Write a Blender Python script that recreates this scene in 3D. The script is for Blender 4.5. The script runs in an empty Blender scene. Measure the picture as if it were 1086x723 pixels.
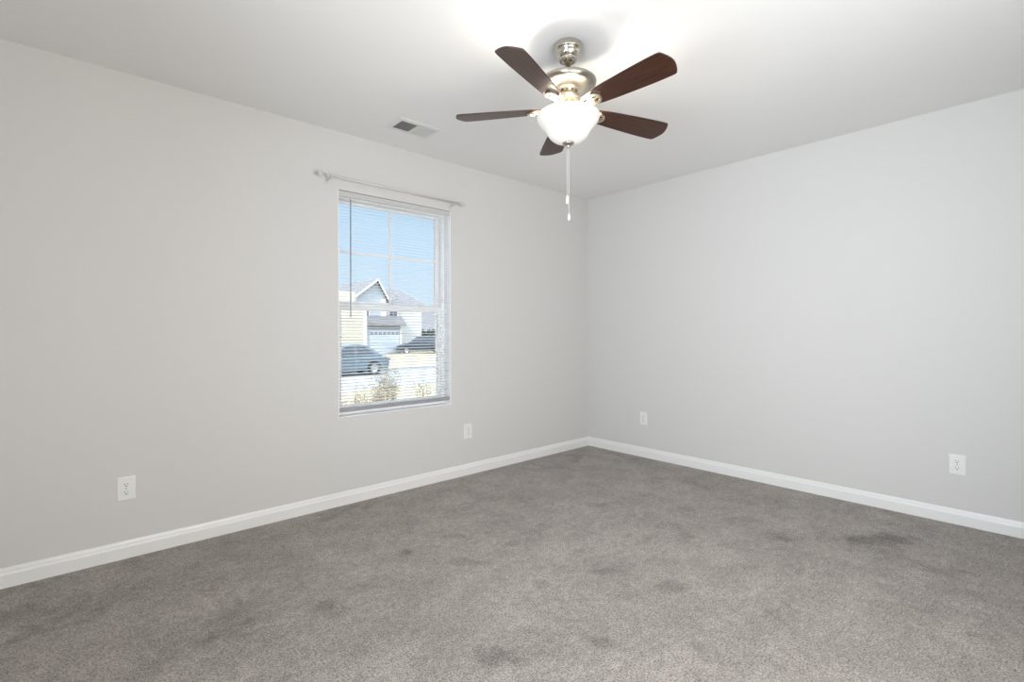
import bpy, math, random
from mathutils import Vector, Matrix
random.seed(7)
S = bpy.context.scene
COL = S.collection
PI = math.pi

# ------------------------------------------------------------------ camera
FPX, CYP = 523.5, 351.976
YAW, ROLL = 0.83686, -0.00316
CAM = Vector((-3.8604, -3.1482, 1.129))
Fv = Vector((math.cos(YAW), math.sin(YAW), 0))
R0 = Vector((math.sin(YAW), -math.cos(YAW), 0))
Rv = R0 * math.cos(ROLL) + Vector((0, 0, 1)) * math.sin(ROLL)
Uv = Rv.cross(Fv)
cd = bpy.data.cameras.new('camera')
cam = bpy.data.objects.new('camera', cd); COL.objects.link(cam)
cd.sensor_width = 36.0
cd.lens = FPX / 1086 * 36.0
cd.shift_y = -(361.5 - CYP) / 1086
cd.clip_start = 0.02; cd.clip_end = 500
m = Matrix.Identity(4)
for i in range(3):
    m[i][0] = Rv[i]; m[i][1] = Uv[i]; m[i][2] = -Fv[i]; m[i][3] = CAM[i]
cam.matrix_world = m
S.camera = cam

# ------------------------------------------------------------------ world, sun, added daylight fill, exposure
S.view_settings.view_transform = 'Standard'
S.view_settings.look = 'None'
S.view_settings.gamma = 1.0
S.view_settings.use_curve_mapping = False
S.view_settings.exposure = 0.0
S.cycles.use_denoising = True
S.cycles.max_bounces = 10
S.cycles.diffuse_bounces = 6
S.cycles.transparent_max_bounces = 24
S.cycles.caustics_reflective = False
S.cycles.caustics_refractive = False
S.cycles.sample_clamp_indirect = 4.0

W = bpy.data.worlds.new('sky'); S.world = W
W.use_nodes = True
nt = W.node_tree
bg = nt.nodes['Background']
tc = nt.nodes.new('ShaderNodeTexCoord')
sx = nt.nodes.new('ShaderNodeSeparateXYZ')
rp = nt.nodes.new('ShaderNodeValToRGB')
nt.links.new(tc.outputs['Generated'], sx.inputs[0])
nt.links.new(sx.outputs['Z'], rp.inputs[0])
nt.links.new(rp.outputs[0], bg.inputs[0])
cr = rp.color_ramp
cr.elements[0].position = 0.0; cr.elements[0].color = (0.66, 0.78, 0.86, 1)
cr.elements[1].position = 0.45; cr.elements[1].color = (2.9, 3.2, 3.5, 1)
e = cr.elements.new(0.28); e.color = (0.45, 0.67, 0.88, 1)
bg.inputs[1].default_value = 1.2


def lamp(name, kind, loc, energy, color, size=None, size_y=None, aim=None, radius=None, parent=None, spread=None):
    d = bpy.data.lights.new(name, kind)
    d.energy = energy; d.color = color
    if kind == 'AREA':
        d.shape = 'RECTANGLE'; d.size = size; d.size_y = size_y or size
        if spread: d.spread = spread
    if radius is not None: d.shadow_soft_size = radius
    o = bpy.data.objects.new(name, d); COL.objects.link(o); o.location = loc
    if aim: o.rotation_euler = Vector(aim).to_track_quat('-Z', 'Y').to_euler()
    if parent: o.parent = parent
    return o


sun = lamp('sun', 'SUN', (0, 0, 30), 3.3, (1.0, 0.93, 0.79), aim=(0.8, 0.34, -0.62))
sun.data.angle = 0.01
# area lights added before the solid walls behind the camera, standing in for daylight
RX0, RY0, H = -4.75, -3.85, 2.44
lamp('daylight_fill_south', 'AREA', (-2.9, RY0 + 0.02, 1.33), 86, (1.0, 0.98, 0.955), 1.7, 1.45, aim=(-.03, 1, .12), spread=math.radians(168))
lamp('daylight_fill_west', 'AREA', (RX0 + 0.02, -2.5, 1.33), 60, (0.83, 0.915, 1.0), 1.5, 1.45, aim=(1, .12, .14), spread=math.radians(105))

# ------------------------------------------------------------------ helpers


class MB:
    def __init__(s):
        s.v = []; s.f = []; s.sm = []; s.mi = []

    def add(s, vs, fs, smooth=False, mi=0):
        n = len(s.v)
        s.v += [tuple(v) for v in vs]
        for f in fs:
            s.f.append(tuple(i + n for i in f)); s.sm.append(smooth); s.mi.append(mi)
        return s

    def box(s, x0, x1, y0, y1, z0, z1, mi=0, M=None):
        vs = [Vector((x, y, z)) for x in (x0, x1) for y in (y0, y1) for z in (z0, z1)]
        if M: vs = [M @ v for v in vs]
        return s.add(vs, [(0, 1, 3, 2), (4, 6, 7, 5), (0, 4, 5, 1), (2, 3, 7, 6), (0, 2, 6, 4), (1, 5, 7, 3)], mi=mi)

    def bar(s, a, b, w, h=None):
        a = Vector(a); b = Vector(b); h = h or w
        d = (b - a).normalized()
        up = Vector((0, 0, 1)) if abs(d.z) < .9 else Vector((1, 0, 0))
        u = d.cross(up).normalized(); v = u.cross(d)
        vs = []
        for p in (a, b):
            for sx_, sy_ in ((-1, -1), (1, -1), (1, 1), (-1, 1)):
                vs.append(p + u * sx_ * w / 2 + v * sy_ * h / 2)
        return s.add(vs, [(0, 3, 2, 1), (4, 5, 6, 7), (0, 1, 5, 4), (1, 2, 6, 5), (2, 3, 7, 6), (3, 0, 4, 7)])

    def tube(s, pts, r, n=10, closed_ends=True, smooth=True):
        pts = [Vector(p) for p in pts]
        rs = r if isinstance(r, (list, tuple)) else [r] * len(pts)
        vs = []; fs = []
        ref = None
        for i, p in enumerate(pts):
            d = (pts[min(i + 1, len(pts) - 1)] - pts[max(i - 1, 0)]).normalized()
            if ref is None:
                ref = Vector((0, 0, 1)) if abs(d.z) < .9 else Vector((1, 0, 0))
            u = d.cross(ref).normalized(); v = u.cross(d).normalized(); ref = v
            for k in range(n):
                a = 2 * PI * k / n
                vs.append(p + (u * math.cos(a) + v * math.sin(a)) * rs[i])
        for i in range(len(pts) - 1):
            for k in range(n):
                k2 = (k + 1) % n
                fs.append((i * n + k, i * n + k2, (i + 1) * n + k2, (i + 1) * n + k))
        s.add(vs, fs, smooth)
        if closed_ends:
            n0 = len(s.v) - len(vs)
            s.f.append(tuple(n0 + k for k in range(n))[::-1]); s.sm.append(False); s.mi.append(0)
            q = n0 + (len(pts) - 1) * n
            s.f.append(tuple(q + k for k in range(n))); s.sm.append(False); s.mi.append(0)
        return s

    def lathe(s, prof, n=48, c=(0, 0), M=None, smooth=True):
        vs = []; fs = []
        for r, z in prof:
            for k in range(n):
                a = 2 * PI * k / n
                v = Vector((c[0] + r * math.cos(a), c[1] + r * math.sin(a), z))
                vs.append(M @ v if M else v)
        for i in range(len(prof) - 1):
            for k in range(n):
                k2 = (k + 1) % n
                fs.append((i * n + k, i * n + k2, (i + 1) * n + k2, (i + 1) * n + k))
        return s.add(vs, fs, smooth)

    def sphere(s, c, r, n=12, m_=8, sc=(1, 1, 1)):
        prof = []
        c = Vector(c); vs = []; fs = []
        for i in range(m_ + 1):
            t = PI * i / m_
            for k in range(n):
                a = 2 * PI * k / n
                vs.append(c + Vector((r * sc[0] * math.sin(t) * math.cos(a), r * sc[1] * math.sin(t) * math.sin(a), r * sc[2] * math.cos(t))))
        for i in range(m_):
            for k in range(n):
                k2 = (k + 1) % n
                fs.append((i * n + k, (i + 1) * n + k, (i + 1) * n + k2, i * n + k2))
        return s.add(vs, fs, True)

    def prism(s, poly, t0, t1, axis='z', M=None, mi=0):
        """poly of (a, b) extruded along axis between t0 and t1"""
        n = len(poly); vs = []
        for t in (t0, t1):
            for a, b in poly:
                v = {'z': (a, b, t), 'y': (a, t, b), 'x': (t, a, b)}[axis]
                v = Vector(v)
                vs.append(M @ v if M else v)
        fs = [tuple(range(n))[::-1], tuple(range(n, 2 * n))]
        for i in range(n):
            j = (i + 1) % n
            fs.append((i, j, n + j, n + i))
        return s.add(vs, fs, mi=mi)

    def build(s, name, mats, parent=None, bevel=0, seg=2, world=False):
        me = bpy.data.meshes.new(name)
        me.from_pydata(s.v, [], s.f)
        mats = mats if isinstance(mats, (list, tuple)) else [mats]
        for q in mats: me.materials.append(q)
        for p, sm, mi in zip(me.polygons, s.sm, s.mi):
            p.use_smooth = sm; p.material_index = mi
        import bmesh
        b = bmesh.new(); b.from_mesh(me)
        bmesh.ops.recalc_face_normals(b, faces=b.faces)
        b.to_mesh(me); b.free()
        o = bpy.data.objects.new(name, me); COL.objects.link(o)
        if parent:
            o.parent = parent
            if not world: pass
        if bevel:
            md = o.modifiers.new('bevel', 'BEVEL'); md.width = bevel; md.segments = seg; md.limit_method = 'ANGLE'; md.angle_limit = math.radians(40)
        return o


def shift(mb, loc):
    """express a mesh built in world coordinates relative to its thing's base"""
    l = Vector(loc)
    mb.v = [tuple(Vector(v) - l) for v in mb.v]
    return mb


def tag(o, label=None, cat=None, group=None, kind=None):
    if label: o['label'] = label
    if cat: o['category'] = cat
    if group: o['group'] = group
    if kind: o['kind'] = kind
    return o


def empty(name, loc=(0, 0, 0), rz=0):
    o = bpy.data.objects.new(name, None); COL.objects.link(o)
    o.location = loc; o.rotation_euler = (0, 0, rz); o.empty_display_size = .1
    return o


def copy_tree(o, parent=None):
    c = o.copy(); COL.objects.link(c)
    if parent:
        c.parent = parent
    for ch in list(o.children):
        copy_tree(ch, c)
    return c


def struct(o):
    o['kind'] = 'structure'; return o


def at(u, v, Y):
    """the point of the plane y = Y seen at a measured photo coordinate"""
    d = Fv + Rv * ((u - 543) / FPX) - Uv * ((v - CYP) / FPX)
    t = (Y - CAM.y) / d.y
    return CAM + d * t


# ------------------------------------------------------------------ materials
def mat(name, col, rough=.5, metal=0, spec=.5, bump=None, noise=None, emit=None, aniso=None, coat=0):
    """procedural principled material; noise=(scale, amount) varies the colour, bump=(scale, strength)"""
    M = bpy.data.materials.new(name); M.use_nodes = True
    t = M.node_tree; b = t.nodes['Principled BSDF']
    b.inputs['Base Color'].default_value = (*col, 1)
    b.inputs['Roughness'].default_value = rough
    b.inputs['Metallic'].default_value = metal
    b.inputs['Specular IOR Level'].default_value = spec
    if coat: b.inputs['Coat Weight'].default_value = coat
    if emit: b.inputs['Emission Color'].default_value = (*emit[0], 1); b.inputs['Emission Strength'].default_value = emit[1]
    co = t.nodes.new('ShaderNodeTexCoord')
    if noise:
        n = t.nodes.new('ShaderNodeTexNoise'); n.inputs['Scale'].default_value = noise[0]; n.inputs['Detail'].default_value = 4
        t.links.new(co.outputs['Object'], n.inputs['Vector'])
        mx = t.nodes.new('ShaderNodeMix'); mx.data_type = 'RGBA'
        a = noise[1]
        mx.inputs['A'].default_value = (*[max(0, c * (1 - a)) for c in col], 1)
        mx.inputs['B'].default_value = (*[min(1, c * (1 + a)) for c in col], 1)
        t.links.new(n.outputs['Fac'], mx.inputs['Factor']); t.links.new(mx.outputs['Result'], b.inputs['Base Color'])
    if bump:
        n = t.nodes.new('ShaderNodeTexNoise'); n.inputs['Scale'].default_value = bump[0]; n.inputs['Detail'].default_value = 3
        t.links.new(co.outputs['Object'], n.inputs['Vector'])
        bp = t.nodes.new('ShaderNodeBump'); bp.inputs['Strength'].default_value = bump[1]; bp.inputs['Distance'].default_value = .002
        t.links.new(n.outputs['Fac'], bp.inputs['Height']); t.links.new(bp.outputs[0], b.inputs['Normal'])
    return M


M_wall = mat('wall_paint', (.640, .632, .618), .75, spec=.25, bump=(140, .10), noise=(1.3, .008))
M_ceil = mat('ceiling_paint', (.80, .795, .785), .9, spec=.15, bump=(90, .12), noise=(1.0, .006))
M_trim = mat('trim_gloss', (.80, .80, .79), .32, noise=(3, .006))
M_vinyl = mat('window_vinyl', (.93, .935, .945), .35, noise=(3, .01))
M_plate = mat('outlet_plastic', (.80, .80, .78), .3, noise=(9, .01))
M_dark = mat('dark_slot', (.03, .03, .03), .7, noise=(20, .1))
M_grate = mat('vent_enamel', (.70, .70, .68), .4, noise=(5, .01))
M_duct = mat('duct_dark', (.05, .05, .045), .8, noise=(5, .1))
M_rod = mat('rod_enamel', (.60, .59, .575), .35, noise=(6, .01))
M_crystal = mat('rod_finial_clear', (.62, .61, .60), .1, noise=(6, .02))
M_wand = mat('wand_plastic', (.30, .30, .31), .2, noise=(12, .05))
M_cord = mat('blind_cord', (.80, .78, .73), .8, noise=(60, .05))
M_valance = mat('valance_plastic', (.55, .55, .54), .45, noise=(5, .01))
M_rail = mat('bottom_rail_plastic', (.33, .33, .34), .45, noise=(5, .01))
M_polish = mat('polished_nickel', (.60, .56, .49), .20, metal=1, noise=(40, .03))
M_nickel = mat('brushed_nickel', (.44, .41, .36), .33, metal=1, noise=(40, .05), bump=(220, .05))
M_nickel2 = mat('satin_brass_nickel', (.78, .70, .55), .36, metal=1, noise=(40, .04))
M_chain = mat('pull_chain_metal', (.75, .73, .70), .3, metal=.6, noise=(80, .05))
M_pend = mat('pendant_enamel', (.85, .84, .82), .2, noise=(30, .03))


def slat_mat():
    M = bpy.data.materials.new('slat_vinyl'); M.use_nodes = True
    t = M.node_tree; out = t.nodes['Material Output']; b = t.nodes['Principled BSDF']
    b.inputs['Base Color'].default_value = (.93, .94, .95, 1); b.inputs['Roughness'].default_value = .4
    tr = t.nodes.new('ShaderNodeBsdfTranslucent'); tr.inputs[0].default_value = (.88, .90, .93, 1)
    n = t.nodes.new('ShaderNodeTexNoise'); n.inputs['Scale'].default_value = 6
    mr = t.nodes.new('ShaderNodeMapRange'); mr.inputs['To Min'].default_value = .48; mr.inputs['To Max'].default_value = .52
    t.links.new(n.outputs['Fac'], mr.inputs['Value'])
    mx = t.nodes.new('ShaderNodeMixShader')
    t.links.new(mr.outputs[0], mx.inputs[0])
    t.links.new(b.outputs[0], mx.inputs[1]); t.links.new(tr.outputs[0], mx.inputs[2]); t.links.new(mx.outputs[0], out.inputs[0])
    return M


M_slat = slat_mat()


def glass_mat(name='window_glass', tint=(.97, .985, 1.0), refl=.05):
    M = bpy.data.materials.new(name); M.use_nodes = True
    t = M.node_tree; out = t.nodes['Material Output']; t.nodes.remove(t.nodes['Principled BSDF'])
    tr = t.nodes.new('ShaderNodeBsdfTransparent'); tr.inputs[0].default_value = (*tint, 1)
    gl = t.nodes.new('ShaderNodeBsdfGlossy'); gl.inputs['Roughness'].default_value = .02
    fr = t.nodes.new('ShaderNodeFresnel'); fr.inputs[0].default_value = 1.3
    mx = t.nodes.new('ShaderNodeMixShader')
    t.links.new(fr.outputs[0], mx.inputs[0]); t.links.new(tr.outputs[0], mx.inputs[1]); t.links.new(gl.outputs[0], mx.inputs[2])
    t.links.new(mx.outputs[0], out.inputs[0])
    return M


M_glass = glass_mat()


def bowl_mat():
    M = bpy.data.materials.new('frosted_bowl_glass'); M.use_nodes = True
    t = M.node_tree; b = t.nodes['Principled BSDF']
    b.inputs['Base Color'].default_value = (.72, .70, .66, 1); b.inputs['Roughness'].default_value = .35
    lw = t.nodes.new('ShaderNodeTexCoord'); n = t.nodes.new('ShaderNodeTexNoise'); n.inputs['Scale'].default_value = 9; n.inputs['Detail'].default_value = 5
    t.links.new(lw.outputs['Object'], n.inputs['Vector'])
    mx = t.nodes.new('ShaderNodeMix'); mx.data_type = 'RGBA'
    mx.inputs['A'].default_value = (1.0, .93, .82, 1); mx.inputs['B'].default_value = (1.0, .965, .90, 1)
    t.links.new(n.outputs['Fac'], mx.inputs['Factor'])
    t.links.new(mx.outputs['Result'], b.inputs['Emission Color'])
    b.inputs['Emission Strength'].default_value = .17
    return M


M_bowl = bowl_mat()


def wood_mat():
    M = bpy.data.materials.new('walnut_blade'); M.use_nodes = True
    t = M.node_tree; b = t.nodes['Principled BSDF']
    co = t.nodes.new('ShaderNodeTexCoord'); mp = t.nodes.new('ShaderNodeMapping'); mp.inputs['Scale'].default_value = (4, 90, 20)
    n = t.nodes.new('ShaderNodeTexNoise'); n.inputs['Scale'].default_value = 1.5; n.inputs['Detail'].default_value = 6
    rp_ = t.nodes.new('ShaderNodeValToRGB')
    rp_.color_ramp.elements[0].position = .3; rp_.color_ramp.elements[0].color = (.013, .004, .002, 1)
    rp_.color_ramp.elements[1].position = .75; rp_.color_ramp.elements[1].color = (.070, .021, .0075, 1)
    t.links.new(co.outputs['Object'], mp.inputs[0]); t.links.new(mp.outputs[0], n.inputs['Vector'])
    t.links.new(n.outputs['Fac'], rp_.inputs[0]); t.links.new(rp_.outputs[0], b.inputs['Base Color'])
    b.inputs['Roughness'].default_value = .38
    b.inputs['Specular IOR Level'].default_value = .5
    b.inputs['Coat Weight'].default_value = .15; b.inputs['Coat Roughness'].default_value = .25
    return M


M_wood = wood_mat()


def carpet_mat():
    M = bpy.data.materials.new('cut_pile_carpet'); M.use_nodes = True
    t = M.node_tree; b = t.nodes['Principled BSDF']; L = t.links
    b.inputs['Roughness'].default_value = 1.0; b.inputs['Specular IOR Level'].default_value = .05
    b.inputs['Sheen Weight'].default_value = .15; b.inputs['Sheen Roughness'].default_value = .6
    co = t.nodes.new('ShaderNodeTexCoord')

    def noise(scale, detail=3, rough=.5, vec=None, dist=0):
        n = t.nodes.new('ShaderNodeTexNoise'); n.inputs['Scale'].default_value = scale
        n.inputs['Detail'].default_value = detail; n.inputs['Roughness'].default_value = rough; n.inputs['Distortion'].default_value = dist
        L.new(vec or co.outputs['Object'], n.inputs['Vector']); return n.outputs['Fac']

    def rng(src, a, b_, c, d):
        r = t.nodes.new('ShaderNodeMapRange'); r.inputs['From Min'].default_value = a; r.inputs['From Max'].default_value = b_
        r.inputs['To Min'].default_value = c; r.inputs['To Max'].default_value = d; L.new(src, r.inputs['Value']); return r.outputs[0]

    def mul(a, b_):
        q = t.nodes.new('ShaderNodeMath'); q.operation = 'MULTIPLY'; L.new(a, q.inputs[0]); L.new(b_, q.inputs[1]); return q.outputs[0]
    big = rng(noise(1.7, 5, .6), .3, .7, .86, 1.10)          # pile pushed one way or the other
    med = rng(noise(6.0, 4, .65, dist=.4), .30, .62, .80, 1.04)
    spots = rng(noise(3.1, 6, .7, dist=.6), .33, .43, .76, 1.0)   # trodden marks
    fine = rng(noise(135, 4, .85), .38, .55, .30, 1.15)         # tufts
    tiny = rng(noise(330, 2, .6), .3, .7, .80, 1.2)
    clump = rng(noise(32, 4, .7), .33, .67, .80, 1.16)
    f = mul(mul(mul(big, med), mul(spots, clump)), mul(fine, tiny))
    # wear marks where the photograph shows them, as smudges of flattened pile
    for (x, y, rx, ry, rot, dpt) in MARKS:
        mp = t.nodes.new('ShaderNodeMapping'); mp.vector_type = 'TEXTURE'
        mp.inputs['Location'].default_value = (x, y, 0); mp.inputs['Rotation'].default_value = (0, 0, rot); mp.inputs['Scale'].default_value = (rx, ry, 1)
        L.new(co.outputs['Object'], mp.inputs[0])
        ln = t.nodes.new('ShaderNodeVectorMath'); ln.operation = 'LENGTH'; L.new(mp.outputs[0], ln.inputs[0])
        ad = t.nodes.new('ShaderNodeMath'); ad.operation = 'ADD'; L.new(ln.outputs['Value'], ad.inputs[0])
        L.new(rng(noise(11, 4, .7), .3, .7, -.7, .7), ad.inputs[1])
        f = mul(f, rng(ad.outputs[0], .35, 1.15, 1 - dpt * 1.35, 1.0))
    mx = t.nodes.new('ShaderNodeVectorMath'); mx.operation = 'SCALE'
    mx.inputs[0].default_value = (.425, .386, .352); L.new(f, mx.inputs['Scale'])
    L.new(mx.outputs[0], b.inputs['Base Color'])
    bp = t.nodes.new('ShaderNodeBump'); bp.inputs['Strength'].default_value = .8; bp.inputs['Distance'].default_value = .008
    L.new(noise(140, 4, .7), bp.inputs['Height']); L.new(bp.outputs[0], b.inputs['Normal'])
    return M


def floor_at(u, v):
    d = Fv + Rv * ((u - 543) / FPX) - Uv * ((v - CYP) / FPX)
    t_ = -CAM.z / d.z
    return CAM + d * t_


def fmark(u, v, ru, rv, dpt, rot=0):
    p = floor_at(u, v)
    dep = (p - CAM).dot(Fv)
    wx = ru / FPX * dep
    wy = rv / FPX * dep * dep / CAM.z
    return (p.x, p.y, wx, wy, YAW - PI / 2 + rot, dpt)


MARKS = [fmark(530, 697, 30, 12, .30), fmark(250, 655, 26, 26, .16), fmark(345, 643, 16, 8, .20), fmark(432, 586, 8, 3, .28),
         fmark(495, 596, 26, 5, .18), fmark(560, 668, 14, 6, .16), fmark(640, 606, 20, 4, .22), fmark(637, 682, 14, 8, .20),
         fmark(935, 572, 42, 7, .26), fmark(830, 571, 14, 3, .20), fmark(712, 622, 16, 8, .18), fmark(480, 568, 12, 3, .14),
         fmark(18, 650, 30, 18, .18)]
M_carpet = carpet_mat()

# ------------------------------------------------------------------ room shell
WT = 0.17
fl = MB().box(RX0 - WT, WT, RY0 - WT, WT, -.12, 0).build('floor', M_carpet); struct(fl)
ce = MB().box(RX0 - WT, WT, RY0 - WT, WT, H, H + .15).build('ceiling', M_ceil); struct(ce)
# a dark plate in the vent stands for the duct's shade, so the ceiling stays a plain slab

OX0, OX1, OZ0, OZ1 = -2.545, -1.657, .573, 2.063


def holed_wall(name, a0, a1, h0, h1, z0, z1, t0, t1, axis):
    mb = MB()
    segs = [(a0, h0, 0, H), (h1, a1, 0, H), (h0, h1, 0, z0), (h0, h1, z1, H)]
    for p, q, r, s_ in segs:
        if axis == 'x': mb.box(p, q, t0, t1, r, s_)
        else: mb.box(t0, t1, p, q, r, s_)
    return struct(mb.build(name, M_wall))


holed_wall('wall_left', RX0 - WT, WT, OX0, OX1, OZ0, OZ1, 0, WT, 'x')
struct(MB().box(0, WT, RY0 - WT, 0, 0, H).build('wall_right', M_wall))
struct(MB().box(RX0 - WT, 0, RY0 - WT, RY0, 0, H).build('wall_back', M_wall))
struct(MB().box(RX0 - WT, RX0, RY0, 0, 0, H).build('wall_near', M_wall))

# baseboards: flat face, small ogee, thin cap
prof = [(0, 0), (.0145, 0), (.0145, .056), (.0135, .060), (.0095, .066), (.0085, .074), (.006, .082), (.003, .0865), (0, .0865)]


def baseboard(name, a, b, axis, sign, base):
    mb = MB()
    n = len(prof); vs = []
    for k, t_ in enumerate((a, b)):
        for d, z in prof:
            # mitre at the visible inner corner
            tt = t_
            if abs(t_ - 0) < 1e-6: tt = -d
            vs.append((tt, base + sign * d, z) if axis == 'x' else (base + sign * d, tt, z))
    fs = [tuple(range(n)), tuple(range(n, 2 * n))]
    for i in range(n):
        j = (i + 1) % n; fs.append((i, j, n + j, n + i))
    mb.add(vs, fs)
    return struct(mb.build(name, M_trim))


baseboard('baseboard_left', RX0, 0.0, 'x', -1, 0)
baseboard('baseboard_right', RY0, 0.0, 'y', -1, 0)
baseboard('baseboard_back', RX0, -.02, 'x', 1, RY0)
baseboard('baseboard_near', RY0 + .02, -.02, 'y', 1, RX0)

# ------------------------------------------------------------------ window (double hung, white vinyl)
WB = Vector(((OX0 + OX1) / 2, .12, OZ0))
win = struct(empty('window_1', WB))
FR = .032


def wpart(mb, name, mt, parent=win, bevel=0):
    return shift(mb, WB).build(name, mt, parent, bevel=bevel)


jm = MB()
for q in ((OX0, OX0 + .004, OZ0, OZ1), (OX1 - .004, OX1, OZ0, OZ1), (OX0 + .004, OX1 - .004, OZ0, OZ0 + .004), (OX0 + .004, OX1 - .004, OZ1 - .004, OZ1)):
    jm.box(q[0], q[1], .042 if q[2] > 2 else -.0015, .0845, q[2], q[3])
wpart(jm, 'jamb_liner', M_vinyl)
fm = MB()
y0, y1 = .085, .168
fm.box(OX0 + .001, OX0 + FR, y0, y1, OZ0 + .001, OZ1 - .001).box(OX1 - FR, OX1 - .001, y0, y1, OZ0 + .001, OZ1 - .001)
fm.box(OX0 + FR, OX1 - FR, y0, y1, OZ1 - .030, OZ1 - .001).box(OX0 + FR, OX1 - FR, y0, y1, OZ0 + .001, OZ0 + .026)
# parting stops
fm.box(OX0 + FR, OX0 + FR + .006, .118, .124, OZ0 + .026, OZ1 - .03).box(OX1 - FR - .006, OX1 - FR, .118, .124, OZ0 + .026, OZ1 - .03)
wpart(fm, 'window_frame', M_vinyl, bevel=.002)


def sash(name, ya, yb, z0, z1, bot, top, muntins):
    x0, x1 = OX0 + FR + .001, OX1 - FR - .001
    st = .027
    mb = MB()
    mb.box(x0, x0 + st, ya, yb, z0, z1).box(x1 - st, x1, ya, yb, z0, z1)
    mb.box(x0 + st, x1 - st, ya, yb, z0, z0 + bot).box(x0 + st, x1 - st, ya, yb, z1 - top, z1)
    s_ = wpart(mb, name, M_vinyl, bevel=.002)
    g = MB().box(x0 + st - .004, x1 - st + .004, (ya + yb) / 2 - .002, (ya + yb) / 2 + .002, z0 + bot - .004, z1 - top + .004)
    go = shift(g, WB).build('glass_pane', M_glass, s_)
    if muntins:
        mm = MB(); ym = (ya + yb) / 2 - .009
        xm = (x0 + x1) / 2; zm = 1.679
        mm.box(xm - .009, xm + .009, ym, ym + .006, z0 + bot, z1 - top)
        mm.box(x0 + st, xm - .009, ym, ym + .006, zm - .009, zm + .009).box(xm + .009, x1 - st, ym, ym + .006, zm - .009, zm + .009)
        shift(mm, WB).build('muntin_grid', M_vinyl, s_)
    return s_


sash('upper_sash', .126, .152, 1.292, OZ1 - .031, .052, .022, True)
ls = sash('lower_sash', .092, .117, OZ0 + .027, 1.325, .032, .045, False)
lk = MB().box(-2.13, -2.07, .088, .114, 1.3255, 1.334).box(-2.105, -2.095, .080, .10, 1.334, 1.342)
wpart(lk, 'sash_lock', M_vinyl, bevel=.001)

# ------------------------------------------------------------------ blind
BB = Vector(((OX0 + OX1) / 2, .02, OZ1))
bl = empty('window_blind', BB)
tag(bl, 'white horizontal mini blind lowered with slats open inside the window recess', 'blind')


def bpart(mb, name, mt, bevel=0):
    return shift(mb, BB).build(name, mt, bl, bevel=bevel)


bx0, bx1 = OX0 + .004, OX1 - .004
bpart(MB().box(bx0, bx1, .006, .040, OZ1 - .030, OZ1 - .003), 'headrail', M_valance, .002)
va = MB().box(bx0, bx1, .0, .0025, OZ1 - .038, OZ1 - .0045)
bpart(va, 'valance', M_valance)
SL0, SL1 = .648, OZ1 - .048
PITCH = .0205
SW = .025
TILT = math.radians(9)
YC = .023
sl = MB()
n = int((SL1 - SL0) / PITCH) + 1
for i in range(n):
    zc = SL0 + i * PITCH + random.uniform(-.0004, .0004)
    tl = TILT + random.uniform(-.012, .012)
    K = 5; top = []; bot = []
    for k in range(K):
        s_ = (k / (K - 1) - .5)
        a = s_ * SW
        crown = .0018 * (1 - (2 * s_) ** 2)
        y = YC + a * math.cos(tl) - crown * math.sin(tl)
        z = zc + a * math.sin(tl) + crown * math.cos(tl)
        top.append((y, z + .0003)); bot.append((y, z - .0003))
    ring = top + bot[::-1]
    sl.prism(ring, bx0 + .004, bx1 - .004, 'x')
bpart(sl, 'slats', M_slat)
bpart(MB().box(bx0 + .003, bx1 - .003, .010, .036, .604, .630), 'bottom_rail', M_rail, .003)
for xc in (OX0 + .13, -2.101, OX1 - .13):
    ld = MB()
    for yy in (.0095, .0365):
        ld.tube([(xc, yy, .63), (xc, yy, OZ1 - .03)], .0006, 5, smooth=False)
    bpart(ld, 'ladder_cord', M_cord)
wd = MB().tube([(-2.465, -.012, 2.008), (-2.4665, -.012, 1.228)], .0042, 6, smooth=False)
wd.tube([(-2.465, .004, 2.028), (-2.465, -.006, 2.022), (-2.465, -.012, 2.005)], .0014, 6)
bpart(wd, 'tilt_wand', M_wand)
pc = at(469.3, 320, -.008)
lc = MB()
for dx in (-.003, .003):
    lc.tube([(pc.x + dx, -.006, OZ1 - .036), (pc.x + dx * .7, -.006, pc.z + .05)], .0009, 6)
lc.tube([(pc.x, -.006, pc.z + .055), (pc.x, -.006, pc.z + .04), (pc.x, -.006, pc.z), (pc.x, -.006, pc.z - .006)], [.002, .0045, .0075, .006], 10)
bpart(lc, 'lift_cord', M_cord)

# ------------------------------------------------------------------ curtain rod
CR = Vector((-2.13, -.08, 2.115))
cro = empty('curtain_rod', CR)
tag(cro, 'slim white curtain rod with clear faceted ends mounted above the window', 'curtain rod')
zl, zr = 2.118, 2.110
shift(MB().tube([(-2.640, -.08, zl), (-1.640, -.08, zr)], .0075, 12), CR).build('rod', M_rod, cro)


def finial(x, z, s_):
    mb = MB()
    mb.tube([(x, -.08, z), (x + s_ * .008, -.08, z), (x + s_ * .010, -.08, z), (x + s_ * .022, -.08, z)], [.010, .010, .006, .006], 12)
    # open petals flaring from the collar
    for k in range(5):
        a = 2 * PI * k / 5 + .3
        c_, q = math.cos(a), math.sin(a)
        mb.tube([(x + s_ * .018, -.08 + .004 * c_, z + .004 * q), (x + s_ * .036, -.08 + .013 * c_, z + .013 * q), (x + s_ * .050, -.08 + .021 * c_, z + .021 * q)], [.003, .0045, .0015], 6)
    mb.sphere((x + s_ * .046, -.08, z), .013, 8, 6, (1.5, 1, 1))
    return shift(mb, CR).build('finial', M_crystal, cro)


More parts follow.
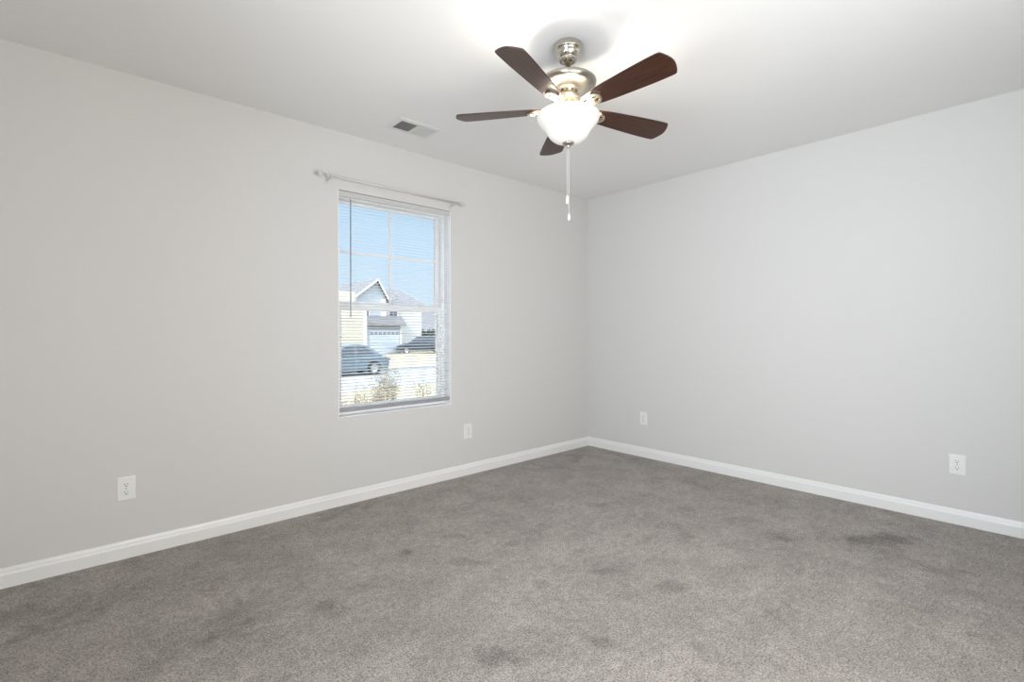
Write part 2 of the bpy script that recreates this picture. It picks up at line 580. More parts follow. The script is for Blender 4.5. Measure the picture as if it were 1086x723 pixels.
finial(-2.640, zl, -1); finial(-1.640, zr, 1)
for x, z in ((-2.622, zl), (-1.662, zr)):
    mb = MB()
    mb.box(x - .008, x + .008, -.004, -.0005, z - .035, z + .012)
    mb.bar((x, -.002, z - .014), (x, -.08, z - .014), .009, .006)
    mb.tube([(x, -.092, z + .002), (x, -.090, z - .008), (x, -.080, z - .0115), (x, -.070, z - .008), (x, -.068, z + .002)], .003, 8)
    shift(mb, CR).build('bracket', M_rod, cro)

# ------------------------------------------------------------------ outlets


def outlet():
    r = empty('wall_outlet')
    pl = MB()
    w, h, d = .038, .0595, .006
    # bevelled plate
    vs = [(-w, 0, -h), (w, 0, -h), (w, 0, h), (-w, 0, h), (-w, -.002, -h), (w, -.002, -h), (w, -.002, h), (-w, -.002, h),
          (-w + .005, -d, -h + .005), (w - .005, -d, -h + .005), (w - .005, -d, h - .005), (-w + .005, -d, h - .005)]
    pl.add(vs, [(0, 1, 2, 3), (8, 9, 10, 11)] + [(a + i, a + (i + 1) % 4, a + 4 + (i + 1) % 4, a + 4 + i) for a in (0, 4) for i in range(4)])
    pl.build('cover_plate', M_plate, r)
    for zc in (.0195, -.0195):
        pts = []
        R_ = .0172
        for k in range(32):
            a = 2 * PI * k / 32
            x, z = R_ * math.cos(a), R_ * math.sin(a)
            z = max(-.0135, min(.0135, z))
            pts.append((x, z + zc))
        rc = MB().prism(pts, -d - .0022, -d + .001, 'y').build('receptacle', M_plate, r, bevel=.0006, seg=1)
        yy = -d - .0022
        sm_ = MB()
        sm_.box(-.0076, -.0053, yy - .0004, yy + .0002, zc + .000, zc + .0085).box(.0053, .0073, yy - .0004, yy + .0002, zc + .001, zc + .008)
        sm_.prism([(.0032 * math.cos(a), zc - .0065 + .0034 * math.sin(a)) for a in [2 * PI * k / 12 for k in range(12)]], yy - .0004, yy + .0002, 'y')
        sm_.build('slots', M_dark, rc)
    sc_ = MB().tube([(0, -d + .0005, 0), (0, -d - .0012, 0)], .0032, 12)
    sc_.build('screw', M_nickel, r)
    return r


ot = outlet()
spots = [((-3.640, 0, .348), 0, 'white duplex outlet on the window wall, left of the window', 'left'),
         ((-1.496, 0, .344), 0, 'small white duplex outlet on the window wall, right of the window'),
         ((0, -.638, .346), -PI / 2, 'white duplex outlet on the right wall, near the room corner'),
         ((0, -2.748, .346), -PI / 2, 'white duplex outlet on the right wall, far from the corner near the picture edge')]
for i, s_ in enumerate(spots):
    o = ot if i == 0 else copy_tree(ot)
    o.location = s_[0]
    o.rotation_euler = (0, 0, s_[1])
    tag(o, s_[2], 'outlet', 'electrical outlets low on the walls')

# ------------------------------------------------------------------ ceiling vent
VB = Vector((-2.203, -.370, H))
ve = empty('ceiling_vent', VB)
tag(ve, 'white rectangular metal air register on the ceiling near the window wall', 'vent')
hx, hy = .152, .101
ax0, ax1, ay = -.118, .122, .064   # opening
vf = MB()
# sloped flange ring
outer = [(-hx, -hy, 0), (hx, -hy, 0), (hx, hy, 0), (-hx, hy, 0)]
mid = [(-hx + .012, -hy + .012, -.006), (hx - .012, -hy + .012, -.006), (hx - .012, hy - .012, -.006), (-hx + .012, hy - .012, -.006)]
inn = [(ax0, -ay, -.006), (ax1, -ay, -.006), (ax1, ay, -.006), (ax0, ay, -.006)]
inu = [(x, y, 0) for x, y, z in inn]
out2 = [(x, y, -.0018) for x, y, z in outer]
vf.add(outer + out2 + mid + inn + inu, [tuple(4 * a + q for q in ()) or (4 * a + i, 4 * a + (i + 1) % 4, 4 * (a + 1) + (i + 1) % 4, 4 * (a + 1) + i) for a in range(4) for i in range(4)])
vf.box(-.003, .007, -ay, ay, -.0062, -.0005)
vf.build('register_frame', M_grate, ve)
MB().box(ax0, ax1, -ay, ay, -.0012, -.0002).build('duct_shadow_plate', M_duct, ve)  # dark sheet in place of the shade up inside a duct
for side in (-1, 1):
    lv = MB()
    xa, xb = (ax0, -.003) if side < 0 else (.007, ax1)
    N = 15
    for k in range(N):
        xc = xa + (k + .5) * (xb - xa) / N
        ang = math.radians(-30) * side
        Mx = Matrix.Translation((xc, 0, -.0040)) @ Matrix.Rotation(ang, 4, 'Y')
        lv.box(-.00035, .00035, -ay, ay, -.0028, .0028, M=Mx)
    lv.build('louver_bank', M_grate, ve)
for sx_ in (-1, 1):
    MB().lathe([(0, -.0075), (.003, -.0072), (.0036, -.006), (.0036, -.005)], 12, c=(sx_ * .134 + .002, 0)).build('screw', M_grate, ve)

# ------------------------------------------------------------------ ceiling fan
FC = Vector((-2.154, -1.645, H))
fan = empty('ceiling_fan', FC)
tag(fan, 'brushed nickel ceiling fan with five dark walnut blades and a lit frosted glass bowl', 'ceiling fan')


def fpart(mb, name, mt, parent=fan, bevel=0):
    return mb.build(name, mt, parent, bevel=bevel)


def z_(z): return z - H


def crisp(prof):
    out = []
    for k, p in enumerate(prof):
        if 0 < k < len(prof) - 1:
            for q in (prof[k - 1], prof[k + 1]):
                dx, dz = q[0] - p[0], q[1] - p[1]; L_ = math.hypot(dx, dz) or 1
                f_ = min(.0006, L_ * .3) / L_
                out.append((p[0] + dx * f_, p[1] + dz * f_))
        else: out.append(p)
    return out


cn = MB().lathe(crisp([(.0, z_(2.4395)), (.0645, z_(2.4395)), (.0655, z_(2.415)), (.0635, z_(2.411)), (.0545, z_(2.411)), (.0525, z_(2.396)), (.044, z_(2.382)), (.036, z_(2.378)),
                       (.041, z_(2.376)), (.041, z_(2.367)), (.038, z_(2.365)), (.022, z_(2.365)), (.020, z_(2.372)), (0, z_(2.373))]), 48)
canopy = fpart(cn, 'canopy', M_polish)
fpart(MB().sphere((.055 * math.cos(-.9), .055 * math.sin(-.9) - .004, z_(2.428)), .004, 8, 6), 'canopy_screw', M_dark, canopy)
fpart(MB().lathe([(0, z_(2.3725)), (.0215, z_(2.3725)), (.0175, z_(2.3705)), (.0, z_(2.3702))], 24), 'hanger_ball', M_dark)
fpart(MB().lathe([(.0125, z_(2.3705)), (.0125, z_(2.335)), (.016, z_(2.334)), (.016, z_(2.328))], 24), 'downrod', M_nickel2)
mh = MB().lathe([(0, z_(2.333)), (.016, z_(2.331)), (.05, z_(2.312)), (.085, z_(2.293)), (.110, z_(2.282)), (.125, z_(2.275)), (.1285, z_(2.270)), (.129, z_(2.265)), (.1265, z_(2.257)), (.119, z_(2.249)),
                 (.104, z_(2.242)), (.084, z_(2.2375)), (.062, z_(2.235)), (0, z_(2.234))], 64)
mo = fpart(mh, 'motor_housing', M_nickel)
vb = MB().lathe([(.053, z_(2.238)), (.053, z_(2.232)), (.046, z_(2.230)), (.044, z_(2.206)), (.054, z_(2.203)), (.056, z_(2.196)), (.046, z_(2.186)), (.034, z_(2.180)), (0, z_(2.179))], 32)
fpart(vb, 'vented_collar', M_nickel2)
sv = MB()
for k in range(12):
    a = 2 * PI * k / 12 + .1
    Mx = Matrix.Rotation(a, 4, 'Z')
    sv.box(.0435, .0460, -.0055, .0055, z_(2.226), z_(2.215), M=Mx)
fpart(sv, 'collar_slots', mat('slot_shade', (.16, .12, .07), .7, noise=(20, .1)))
sh = MB().lathe([(.030, z_(2.181)), (.030, z_(2.160)), (.044, z_(2.157)), (.047, z_(2.150)), (.047, z_(2.138)), (.060, z_(2.135)), (.061, z_(2.129)), (.045, z_(2.125)), (.012, z_(2.122)), (.006, z_(2.118)), (.006, z_(1.992))], 32)
fpart(sh, 'switch_housing', M_nickel2)
# bulb sockets fanning out of the fitter
for k in range(3):
    a = 2 * PI * k / 3 + .5
    c_, q = math.cos(a), math.sin(a)
    fpart(MB().tube([(.04 * c_, .04 * q, z_(2.138)), (.062 * c_, .062 * q, z_(2.130)), (.064 * c_, .064 * q, z_(2.129))], [.012, .013, .009], 14), 'bulb_socket', M_nickel2)
bo = [(.1395, 2.121), (.1425, 2.116), (.1425, 2.108), (.139, 2.096), (.131, 2.083), (.120, 2.071), (.110, 2.061), (.1035, 2.051), (.098, 2.040), (.091, 2.028),
      (.081, 2.016), (.067, 2.005), (.050, 1.9975), (.030, 1.993), (.010, 1.9915)]
bi = [(r - .004 if r > .02 else r, z + .003) for r, z in bo[::-1]]
fpart(MB().lathe([(r, z_(z)) for r, z in bo + bi + bo[:1]], 72), 'glass_bowl', M_bowl)
fpart(MB().lathe([(0, z_(1.998)), (.020, z_(1.996)), (.0265, z_(1.992)), (.0255, z_(1.987)), (.018, z_(1.983)), (.011, z_(1.981)), (.0075, z_(1.976)), (.009, z_(1.972)), (.006, z_(1.968)), (0, z_(1.967))], 28), 'finial', M_nickel)

# rotor: five blades on teardrop irons; the blade disc hangs a little out of level as in the photo
ZB, GX, GY, A0 = 2.1457, -.0456, .0031, 3.42598
nrm = Vector((-GX, -GY, 1)).normalized()
TL = Matrix.Translation((0, 0, z_(ZB))) @ Vector((0, 0, 1)).rotation_difference(nrm).to_matrix().to_4x4()
halfw = [(.086, .0), (.0865, .010), (.090, .019), (.098, .0265), (.112, .033), (.14, .040), (.18, .0465), (.24, .0525), (.32, .0580), (.40, .0630), (.455, .0650), (.492, .0655), (.506, .0650), (.513, .0635), (.518, .0605),
         (.526, .047), (.533, .031), (.538, .015), (.540, 0)]
poly = [(r, -w) for r, w in halfw] + [(r, w) for r, w in halfw[-2:0:-1]]
PT = math.radians(-12.5)
bl_mb = MB().prism(poly, -.003, .003, 'z', M=Matrix.Rotation(PT, 4, 'X'))
blade0 = bl_mb.build('blade', M_wood, fan, bevel=.0015)
MI = Matrix.Rotation(PT, 4, 'X')
ir = MB()
# teardrop ring under the blade
N = 40; ro = []; ri = []
for k in range(N):
    a = 2 * PI * k / N
    c_, s_ = math.cos(a), math.sin(a)
    wv = .030 * (0.62 + .38 * c_) if c_ < 0 else .030
    ro.append((.150 + .041 * c_, wv * s_ * 1.12))
    ri.append((.155 + .024 * c_, wv * s_ * .66))
vs = []
zt, zb = -.0035, -.0125
for ring, z in ((ro, zt), (ri, zt), (ri, zb), (ro, zb)):
    vs += [MI @ Vector((x, y, z)) for x, y in ring]
fs = []
for a in range(4):
    for i in range(N):
        j = (i + 1) % N
        b_ = (a + 1) % 4
        fs.append((a * N + i, a * N + j, b_ * N + j, b_ * N + i))
ir.add(vs, fs, True)
# web inside the ring, curved arm back to the hub
ir.tube([MI @ Vector((.122, 0, -.008)), Vector((.100, 0, -.010)), Vector((.078, 0, -.004)), Vector((.060, 0, .012)), Vector((.046, 0, .030)), Vector((.036, 0, .036))], [.009, .0095, .009, .009, .010, .010], 10)
ir.box(.128, .180, -.0035, .0035, -.0085, -.0045, M=MI)
iron0 = ir.build('blade_arm', M_nickel2, fan, bevel=.001)
scr = MB()
for dx, dy in ((.140, .0), (.183, 0), (.158, .0)):
    p = MI @ Vector((dx, dy, -.0105))
    scr.sphere(p, .0036, 8, 6, (1, 1, .6))
scr.build('screws', M_nickel, iron0)
for i in range(5):
    Mx = TL @ Matrix.Rotation(A0 + 2 * PI / 5 * i, 4, 'Z')
    if i == 0:
        b_, a_ = blade0, iron0
    else:
        b_ = blade0.copy(); COL.objects.link(b_); b_.parent = fan
        a_ = iron0.copy(); COL.objects.link(a_); a_.parent = fan
        for ch in iron0.children:
            c_ = ch.copy(); COL.objects.link(c_); c_.parent = a_
    b_.matrix_local = Mx; a_.matrix_local = Mx
# pull chains with pendants
for dx, zend, zp, L_ in ((-.006, 1.752, 1.752, .038), (.002, 1.668, 1.668, .030)):
    off = Rv * dx
    ch = MB()
    z = 1.972
    while z > zend:
        ch.sphere((off.x, off.y, z_(z)), .0019, 6, 4); z -= .0048
    ch.tube([(off.x, off.y, z_(1.974)), (off.x, off.y, z_(zend))], .0008, 5)
    co_ = fpart(ch, 'pull_chain', M_chain)
    fpart(MB().lathe([(0, z_(zp + .002)), (.003, z_(zp)), (.0055, z_(zp - L_ * .35)), (.0062, z_(zp - L_ * .65)), (.004, z_(zp - L_ * .95)), (0, z_(zp - L_))], 14, c=(off.x, off.y)), 'pendant', M_pend, co_)
# the three bulbs burning inside the bowl
for k in range(3):
    a = 2 * PI * k / 3 + .5
    lamp('bulb_light', 'POINT', (.082 * math.cos(a), .082 * math.sin(a), z_(2.103)), 4.1, (1.0, .91, .78), radius=.028, parent=fan)

# ------------------------------------------------------------------ outdoors
GZ = -.87
M_lawn = mat('dry_lawn', (.40, .34, .22), .9, noise=(1.2, .18), bump=(60, .4))
M_road = mat('street_concrete', (.34, .37, .40), .85, noise=(.8, .06), bump=(60, .2))
M_curb = mat('curb_concrete', (.36, .36, .36), .85, noise=(2, .1))
M_cream = mat('cream_siding', (.58, .55, .47), .7, noise=(.7, .02))
M_bsid = mat('blue_grey_siding', (.42, .46, .52), .7, noise=(.7, .04))
M_gsid = mat('pale_grey_siding', (.60, .60, .58), .7, noise=(.7, .04))
M_roof = mat('grey_shingles', (.17, .17, .18), .9, noise=(6, .2))
M_hwhite = mat('house_white_trim', (.85, .85, .83), .6, noise=(1, .02))
M_gdoor = mat('garage_door_paint', (.66, .72, .82), .5, noise=(1, .02))
M_hglass = mat('house_window_glass', (.10, .12, .15), .1, noise=(1, .1))
M_car1 = mat('slate_car_paint', (.10, .15, .19), .25, metal=.2, coat=.4, noise=(2, .05))
M_car2 = mat('navy_car_paint', (.025, .045, .075), .25, metal=.2, coat=.4, noise=(2, .05))
M_cglass = mat('car_glass', (.03, .045, .06), .06, noise=(2, .05))
M_tyre = mat('tyre_rubber', (.02, .02, .022), .8, noise=(10, .1))
M_rim = mat('wheel_rim', (.45, .46, .48), .35, metal=.8, noise=(10, .05))
M_tail = mat('tail_lamp_red', (.35, .03, .02), .3, noise=(10, .1))
M_leaf = mat('dry_leaves', (.34, .27, .13), .8, noise=(3, .35))
M_leafg = mat('dark_leaves', (.06, .08, .05), .8, noise=(3, .35))
M_twig = mat('bare_twigs', (.10, .075, .055), .9, noise=(8, .2))

struct(MB().box(-40, 90, .9, 13.2, GZ - .3, GZ).build('front_lawn', M_lawn))
struct(MB().box(-40, 90, 13.35, 21.0, GZ - .3, GZ - .05).build('street', M_road))
struct(MB().box(-40, 90, 13.2, 13.35, GZ - .3, GZ + .01).build('near_curb', M_curb))
struct(MB().box(-40, 90, 21.0, 21.22, GZ - .3, GZ + .07).build('far_curb', M_curb))
struct(MB().box(-40, 160, 21.22, 160, GZ - .3, GZ + .03).build('far_lawn', M_lawn))
GF = GZ + .03


def gable(mb, x0, x1, y0, y1, zeave, zridge, over=.3, th=.18, mi=0, ridge='y'):
    """two pitched slabs; ridge runs along y (gable faces us) or along x"""
    if ridge == 'y':
        xm = (x0 + x1) / 2; sl_ = (zridge - zeave) / (xm - x0)
        for sgn in (-1, 1):
            xe = x0 - over if sgn < 0 else x1 + over
            ze = zeave - sl_ * over
            mb.prism([(xm, zridge), (xe, ze), (xe, ze + th), (xm, zridge + th)], y0 - over, y1 + over, 'y', mi=mi)
    else:
        ym = (y0 + y1) / 2; sl_ = (zridge - zeave) / (ym - y0)
        for sgn in (-1, 1):
            ye = y0 - over if sgn < 0 else y1 + over
            ze = zeave - sl_ * over
            mb.prism([(ym, zridge), (ye, ze), (ye, ze + th), (ym, zridge + th)], x0 - over, x1 + over, 'x', mi=mi)
    return mb


def wnd(parent, base, x0, x1, z0, z1, y, name='window'):
    mb = MB().box(x0 - .08, x1 + .08, y - .06, y - .005, z0 - .08, z0).box(x0 - .08, x1 + .08, y - .06, y - .005, z1, z1 + .08)
    mb.box(x0 - .08, x0, y - .06, y - .005, z0, z1).box(x1, x1 + .08, y - .06, y - .005, z0, z1)
    mb.box((x0 + x1) / 2 - .02, (x0 + x1) / 2 + .02, y - .05, y - .005, z0, z1)
    f = shift(mb, base).build(name, M_hwhite, parent)
    shift(MB().box(x0, x1, y - .03, y - .004, z0, z1), base).build('pane', M_hglass, f)
    return f


# --- two storey house with the garage
YG = 39.0                                   # garage front
gx0, gx1 = at(389, 360, YG).x, at(425.5, 360, YG).x
zE = at(405, 345, YG).z                     # garage eave
HB = Vector(((gx0 + gx1) / 2, YG + 4, GF))
ha = empty('house', HB)
tag(ha, 'two storey blue grey house with steep gable and white garage door across the street', 'house')


def hp(mb, name, mt, parent=ha, base=HB): return shift(mb, base).build(name, mt, parent)


pk = at(399, 298, YG + .6); el = at(375, 316, YG + .6); er = at(409.5, 316, YG + .6)
yU = YG + .6
hp(MB().box(gx0, gx1 + .0, YG, YG + 7, GF, zE), 'garage_wall', M_bsid)
xm = pk.x
hw = max(pk.x - el.x, 1.0); hwr = er.x - pk.x
z_e = el.z
upl = MB().prism([(pk.x - hw, zE - .4), (pk.x + hwr, zE - .4), (pk.x + hwr, z_e), (pk.x, pk.z), (pk.x - hw, z_e)], yU, yU + 8, 'y')
hp(upl, 'upper_wall', M_bsid)
rf = MB()
for sx_, xe in ((-1, pk.x - hw - .35), (1, pk.x + hwr + .35)):
    ww = hw if sx_ < 0 else hwr
    ze = z_e - (pk.z - z_e) / ww * .35
    rf.prism([(pk.x, pk.z), (xe, ze), (xe, ze + .2), (pk.x, pk.z + .2)], yU - .35, yU + 8.3, 'y')
hp(rf, 'gable_roof', M_roof)
fb = MB()
for sx_, xe in ((-1, pk.x - hw - .35), (1, pk.x + hwr + .35)):
    ww = hw if sx_ < 0 else hwr
    ze = z_e - (pk.z - z_e) / ww * .35
    fb.prism([(pk.x, pk.z + .02), (xe, ze + .02), (xe, ze + .2), (pk.x, pk.z + .2)], yU - .42, yU - .36, 'y')
hp(fb, 'fascia', M_hwhite)
c1, c2 = at(404, 330, yU - .05).x, at(409, 330, yU - .05).x
hp(MB().box(c1, c2, yU - .12, yU - .01, zE + .0, z_e), 'corner_board', M_hwhite)
c0 = at(374.5, 330, yU - .05).x
hp(MB().box(c0 - .1, c0 + .25, yU - .12, yU - .01, zE, z_e), 'corner_board', M_hwhite)
w0, w1 = at(379, 330, yU), at(391, 334, yU)
wnd(ha, HB, w0.x, w1.x, w1.z - .25, w0.z + .45, yU)
# lean-to roof over the garage front
rl = MB().prism([(YG - .5, zE - .05), (YG + .62, zE + .75), (YG + .62, zE + .95), (YG - .5, zE + .12)], c0 - .2, gx1 + .3, 'x')
hp(rl, 'porch_roof', M_roof)
gd0, gd1 = at(391.5, 360, YG).x, at(423, 360, YG).x
zt_ = at(405, 349.5, YG).z
gd = MB()
pn = 5; ph = (zt_ - GF) / pn
for k in range(pn):
    gd.box(gd0, gd1, YG - .05, YG - .004, GF + k * ph + .012, GF + (k + 1) * ph - .012)
gdo = hp(gd, 'garage_door', M_gdoor)
nw = 7; ww = (gd1 - gd0) / nw
for k in range(nw):
    hp(MB().box(gd0 + k * ww + .08, gd0 + (k + 1) * ww - .08, YG - .06, YG - .045, GF + 3.95 * ph, GF + 4.45 * ph), 'door_pane', M_hglass, gdo)
hp(MB().box(gx1 - .16, gx1 + .02, YG - .1, YG - .004, GF, zE), 'corner_board', M_hwhite)
# right hand hipped part of the house
r0, r1 = at(409, 330, YG + 1), at(447, 330, YG + 1)
rz = at(418, 307, YG + 3).z; rze = at(447, 323, YG + 1).z
hp(MB().box(r0.x, r1.x, YG + 1.0, YG + 7.5, GF, rze), 'side_wall', M_gsid)
ys = (YG + .7, YG + 7.8); xs = (r0.x - .1, r1.x + .3); ym = sum(ys) / 2
xa, xb = at(411, 307, ym).x, at(423, 307, ym).x
rzz = at(415, 307, ym).z
hip = MB().add([(xs[0], ys[0], rze), (xs[1], ys[0], rze), (xs[1], ys[1], rze), (xs[0], ys[1], rze), (xa, ym, rzz), (xb, ym, rzz)],
               [(0, 1, 5, 4), (1, 2, 5), (2, 3, 4, 5), (3, 0, 4), (0, 3, 2, 1)])
hp(hip, 'hip_roof', M_roof)
w0, w1 = at(413, 329, YG + 1), at(421, 334, YG + 1)
wnd(ha, HB, w0.x, w1.x, w1.z - .2, w0.z + .4, YG + 1)

# --- nearer cream house on the left, sun on its wall
YC0 = 34.0
cx1 = at(388.5, 350, YC0).x
cx0 = cx1 - 9
CB = Vector(((cx0 + cx1) / 2, YC0 + .4, GF))
hc = empty('house', CB)
tag(hc, 'cream sided house wall in sunlight, leftmost building behind the slate car', 'house')
zc0 = at(370, 329, YC0).z
hp(MB().box(cx0, cx1, YC0, YC0 + 4.6, GF, zc0), 'wall', M_cream, hc, CB)
hp(MB().box(cx1 - .25, cx1 + .02, YC0 - .06, YC0 - .004, GF, zc0), 'corner_board', M_hwhite, hc, CB)
lf = at(374, 315, YC0 + 2).x
hp(MB().box(cx0, lf, YC0 + 1.5, YC0 + 4.6, zc0, at(370, 309, YC0 + 1.5).z), 'upper_wall', M_cream, hc, CB)
sdg = MB()
k = 0
z = GF + .25
while z < zc0 - .1:
    sdg.box(cx0, cx1 - .26, YC0 - .02, YC0 - .003, z, z + .03); z += .22
hp(sdg, 'siding_laps', M_cream, hc, CB)
# --- long low grey house further off on the right
YD = 58.0
d0, d1 = at(424, 345, YD).x, at(500, 345, YD).x
DB = Vector(((d0 + d1) / 2, YD + 3, GF))
hd = empty('house', DB)
tag(hd, 'long low cream house under a wide grey roof, far behind the navy car', 'house')
ze_ = at(445, 350, YD).z; zr_ = at(445, 331, YD + 5).z
hp(MB().box(d0 + .6, d1, YD, YD + 10, GF, ze_), 'wall', M_cream, hd, DB)
hp(gable(MB(), d0 + .6, d1, YD, YD + 10, ze_, zr_, .5, .2, ridge='x'), 'roof', M_roof, hd, DB)
for u in (436, 449, 458):
    a_, b_ = at(u, 352, YD), at(u + 5, 357, YD)
    wnd(hd, DB, a_.x, b_.x, b_.z, a_.z - .1, YD)


# --- cars
def car(name, paint, label, loc, rz, L=4.5, Wd=1.78, Hh=1.45, boxy=False):
    r = empty(name, loc, rz)
    tag(r, label, 'car', 'cars parked across the street')
    hl = L / 2; hw_ = Wd / 2
    wb = .30 * L
    bz = .22
    belt = Hh * .62
    # lower body outline (side view) with wheel arches cut out
    top = [(-hl, .55), (-hl + .03, belt * .86), (-hl + .18, belt * .97), (-hl + .7, belt), (hl - 1.1, belt * .98), (hl - .35, belt * .83), (hl - .05, belt * .66), (hl, .45)]
    bot = [(hl - .05, bz)]
    for cx in (wb, -wb):
        for k in range(9):
            a = PI * k / 8
            bot.append((cx + .37 * math.cos(a), max(bz, .30 + .37 * math.sin(a)) if 0 < k < 8 else bz))
    bot.append((-hl + .05, bz))
    pl_ = top + bot
    mb = MB()
    n = len(pl_); vs = []; fs = []
    secs = [(-hw_, .94, -.0), (-hw_ + .10, 1, .0), (hw_ - .10, 1, 0), (hw_, .94, 0)]
    for (y, s2, _) in secs:
        for x, z in pl_:
            zz = z if z < belt * .7 else belt * .7 + (z - belt * .7) * (1 if s2 == 1 else .75)
            vs.append((x * (1 if s2 == 1 else .975), y, zz))
    for a in range(3):
        for i in range(n):
            j = (i + 1) % n
            fs.append((a * n + i, a * n + j, (a + 1) * n + j, (a + 1) * n + i))
    fs.append(tuple(range(n))); fs.append(tuple(range(3 * n, 4 * n)))
    mb.add(vs, fs)
    mb.build('body', paint, r, bevel=.03)
    # greenhouse
    if boxy: roof = [(-hl + .25, belt - .02), (-hl + .45, Hh - .06), (-hl + .65, Hh), (hl - 2.0, Hh), (hl - 1.15, belt - .02)]
    else: roof = [(-hl + .35, belt - .02), (-hl + 1.15, Hh - .05), (-hl + 1.5, Hh), (hl - 2.2, Hh - .01), (hl - 1.85, Hh - .08), (hl - 1.0, belt - .02)]
    cb = MB(); vs = []; fs = []; n = len(roof)
    for sg in (-1, 1):
        for x, z in roof:
            f_ = (z - belt) / (Hh - belt)
            vs.append((x, sg * (hw_ - .06 - .16 * max(0, f_)), z))
    fs = [tuple(range(n)), tuple(range(n, 2 * n))] + [(i, (i + 1) % n, n + (i + 1) % n, n + i) for i in range(n)]
    cb.add(vs, fs); cb.build('cabin', paint, r, bevel=.03)
    # side glass, front and rear glass
    for sg in (-1, 1):
        g = MB()
        lo, hi = belt + .03, Hh - .11
        def yy(z): return sg * (hw_ - .06 - .16 * (z - belt) / (Hh - belt) + .012)
        xa_, xb_ = roof[0][0] + .38, roof[-1][0] - .28
        xt0, xt1 = (roof[1][0] + .16), (roof[-2][0] - .06)
        xm_ = (xt0 + xt1) / 2
        for q in (((xa_, lo), (xm_ - .04, lo), (xm_ - .04, hi), (xt0, hi)), ((xm_ + .04, lo), (xb_, lo), (xt1, hi), (xm_ + .04, hi))):
            vs = [(x, yy(z), z) for x, z in q] + [(x, yy(z) - sg * .02, z) for x, z in q]
            g.add(vs, [(0, 1, 2, 3), (4, 5, 6, 7), (0, 1, 5, 4), (1, 2, 6, 5), (2, 3, 7, 6), (3, 0, 4, 7)])
        g.build('side_window', M_cglass, r)
    for (p0, p1, nm) in ((roof[0], roof[1], 'rear_window'), (roof[-1], roof[-2], 'windshield')):
        d = Vector((p1[0] - p0[0], 0, p1[1] - p0[1])); nn = Vector((-d.z, 0, d.x)).normalized() * (.012 if nm == 'rear_window' else -.012)
        q0 = Vector((p0[0], 0, p0[1])) + d * .14 + nn; q1 = Vector((p0[0], 0, p0[1])) + d * .92 + nn
        vs = []
        for q in (q0, q1):
            hwq = hw_ - .14 - .16 * (q.z - belt) / (Hh - belt)
            vs += [(q.x, -hwq, q.z), (q.x, hwq, q.z)]
        vs += [(a - nn.x * 1.5, b2, c - nn.z * 1.5) for a, b2, c in vs]
        MB().add(vs, [(0, 1, 3, 2), (4, 5, 7, 6), (0, 1, 5, 4), (2, 3, 7, 6), (0, 2, 6, 4), (1, 3, 7, 5)]).build(nm, M_cglass, r)
    for cx in (-wb, wb):
        for sg in (-1, 1):
            prof_ = [(.20, -.09), (.29, -.10), (.325, -.07), (.325, .07), (.29, .10), (.20, .09)]
            Mx = Matrix.Translation((cx, sg * (hw_ - .12), .325)) @ Matrix.Rotation(PI / 2, 4, 'X')
            w_ = MB().lathe(prof_, 24, M=Mx).build('wheel', M_tyre, r)
            rm = MB().lathe([(0, .075), (.06, .08), (.19, .06), (.205, .09), (.205, -.09), (.19, -.06), (.06, -.08), (0, -.075)], 20, M=Mx)
            rm.build('rim', M_rim, w_)
    for sg in (-1, 1):
        MB().box(-hl - .008, -hl + .05, sg * (hw_ - .12) - .11, sg * (hw_ - .12) + .11, belt * .72, belt * .84).build('tail_lamp', M_tail, r)
        MB().box(hl - .10, hl - .012, sg * (hw_ - .2) - .13, sg * (hw_ - .2) + .13, belt * .60, belt * .71).build('headlamp', M_rim, r)
    return r


car('parked_car', M_car1, 'slate blue hatchback parked along the far curb, lower left through the window', (6.0, 19.95, GZ - .05), PI, 4.1, 1.75, 1.50)
c2p = at(446, 371, 33.0)
car('parked_car', M_car2, 'dark navy car parked farther off on the right, before the low cream house', (at(447, 360, 37.0).x, 37.0, GF), math.radians(150), 4.6, 1.85, 1.65, True)


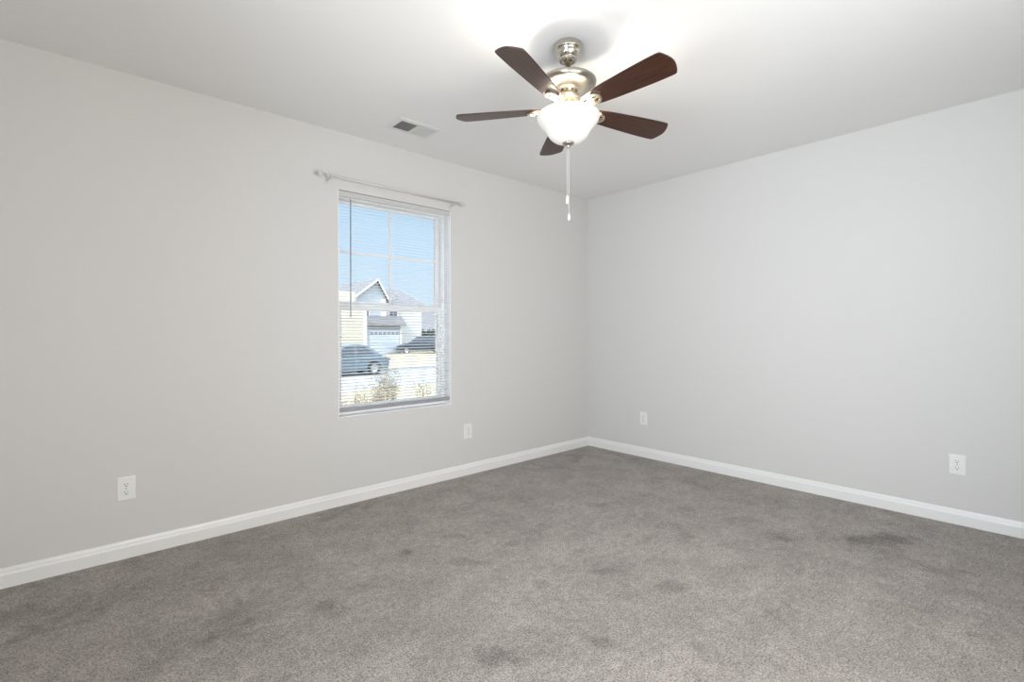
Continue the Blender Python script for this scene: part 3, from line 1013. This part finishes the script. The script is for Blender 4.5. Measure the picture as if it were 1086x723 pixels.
# --- shrubs
def shrub(label, loc, h, rad, nt_, nl, lm, leaf=.045, group='dry shrubs in front of the window', name='shrub', spread=1.0):
    r = empty(name, loc)
    tag(r, label, 'shrub', group)
    tw = MB(); lf_ = MB()
    rnd = random.Random(hash(label) % 1000 if False else int(loc[0] * 977 + loc[1] * 131) & 0xffff)
    tips_ = []
    for k in range(nt_):
        a = rnd.uniform(0, 2 * PI); b_ = rnd.random() ** .6 * rad
        hh = h * rnd.uniform(.6, 1.0)
        p0 = Vector((.15 * b_ * math.cos(a), .15 * b_ * math.sin(a), 0))
        p1 = Vector((b_ * .6 * math.cos(a) + rnd.uniform(-.05, .05), b_ * .6 * math.sin(a), hh * .55))
        p2 = Vector((b_ * math.cos(a) + rnd.uniform(-.06, .06), b_ * math.sin(a) + rnd.uniform(-.06, .06), hh))
        tw.tube([p0, p1, p2], [.008, .005, .002], 5, smooth=False)
        for q in range(3):
            s0 = p1.lerp(p2, rnd.random())
            s1 = s0 + Vector((rnd.uniform(-.14, .14), rnd.uniform(-.14, .14), rnd.uniform(.03, .2)))
            tw.tube([s0, s1], [.003, .0015], 4, smooth=False)
            tips_.append((s0, s1))
        tips_.append((p1, p2))
    for k in range(nl):
        s0, s1 = rnd.choice(tips_)
        p = s0.lerp(s1, rnd.random()) + Vector((rnd.gauss(0, .03), rnd.gauss(0, .03), rnd.gauss(0, .03)))
        u = Vector((rnd.gauss(0, 1), rnd.gauss(0, 1), rnd.gauss(0, 1))).normalized()
        v = u.cross(Vector((rnd.gauss(0, 1), rnd.gauss(0, 1), rnd.gauss(0, 1)))).normalized()
        s = leaf * rnd.uniform(.6, 1.2)
        w_ = u.cross(v) * s * .12
        lf_.add([p, p + u * s * .5 + v * s * .3 + w_, p + u * s, p + u * s * .5 - v * s * .3 + w_], [(0, 1, 2), (0, 2, 3)])
    tw.build('twigs', M_twig, r)
    lf_.build('leaves', lm, r)
    return r


SH = [(371, 3.9, .90, .36, 'low dry tan shrub outside, first from the left at the foot of the window view'),
      (388, 5.3, 1.02, .38, 'dry tan shrub with speckled leaves outside, second from the left'),
      (410, 6.6, 1.28, .38, 'tallest twiggy dry shrub outside, in the middle of the window view'),
      (428, 4.5, .72, .30, 'low sparse shrub outside, between the tall twiggy one and the upright stems'),
      (449, 6.0, 1.12, .20, 'thin upright bare-stemmed shrub outside, at the right of the window view')]
for u, Y, h, rad, lb in SH:
    p = at(u, 420, Y)
    shrub(lb, (p.x, Y, GZ), h, rad, 34 if rad > .3 else 12, 900 if rad > .3 else 150, M_leaf)
hb = at(460, 356, 40.5)
shrub('dark green bush outside, at the end of the low cream house behind the navy car', (hb.x, 42.0, GF), 2.4, 1.6, 60, 2600, M_leafg, .22, 'bushes across the street', 'bush')
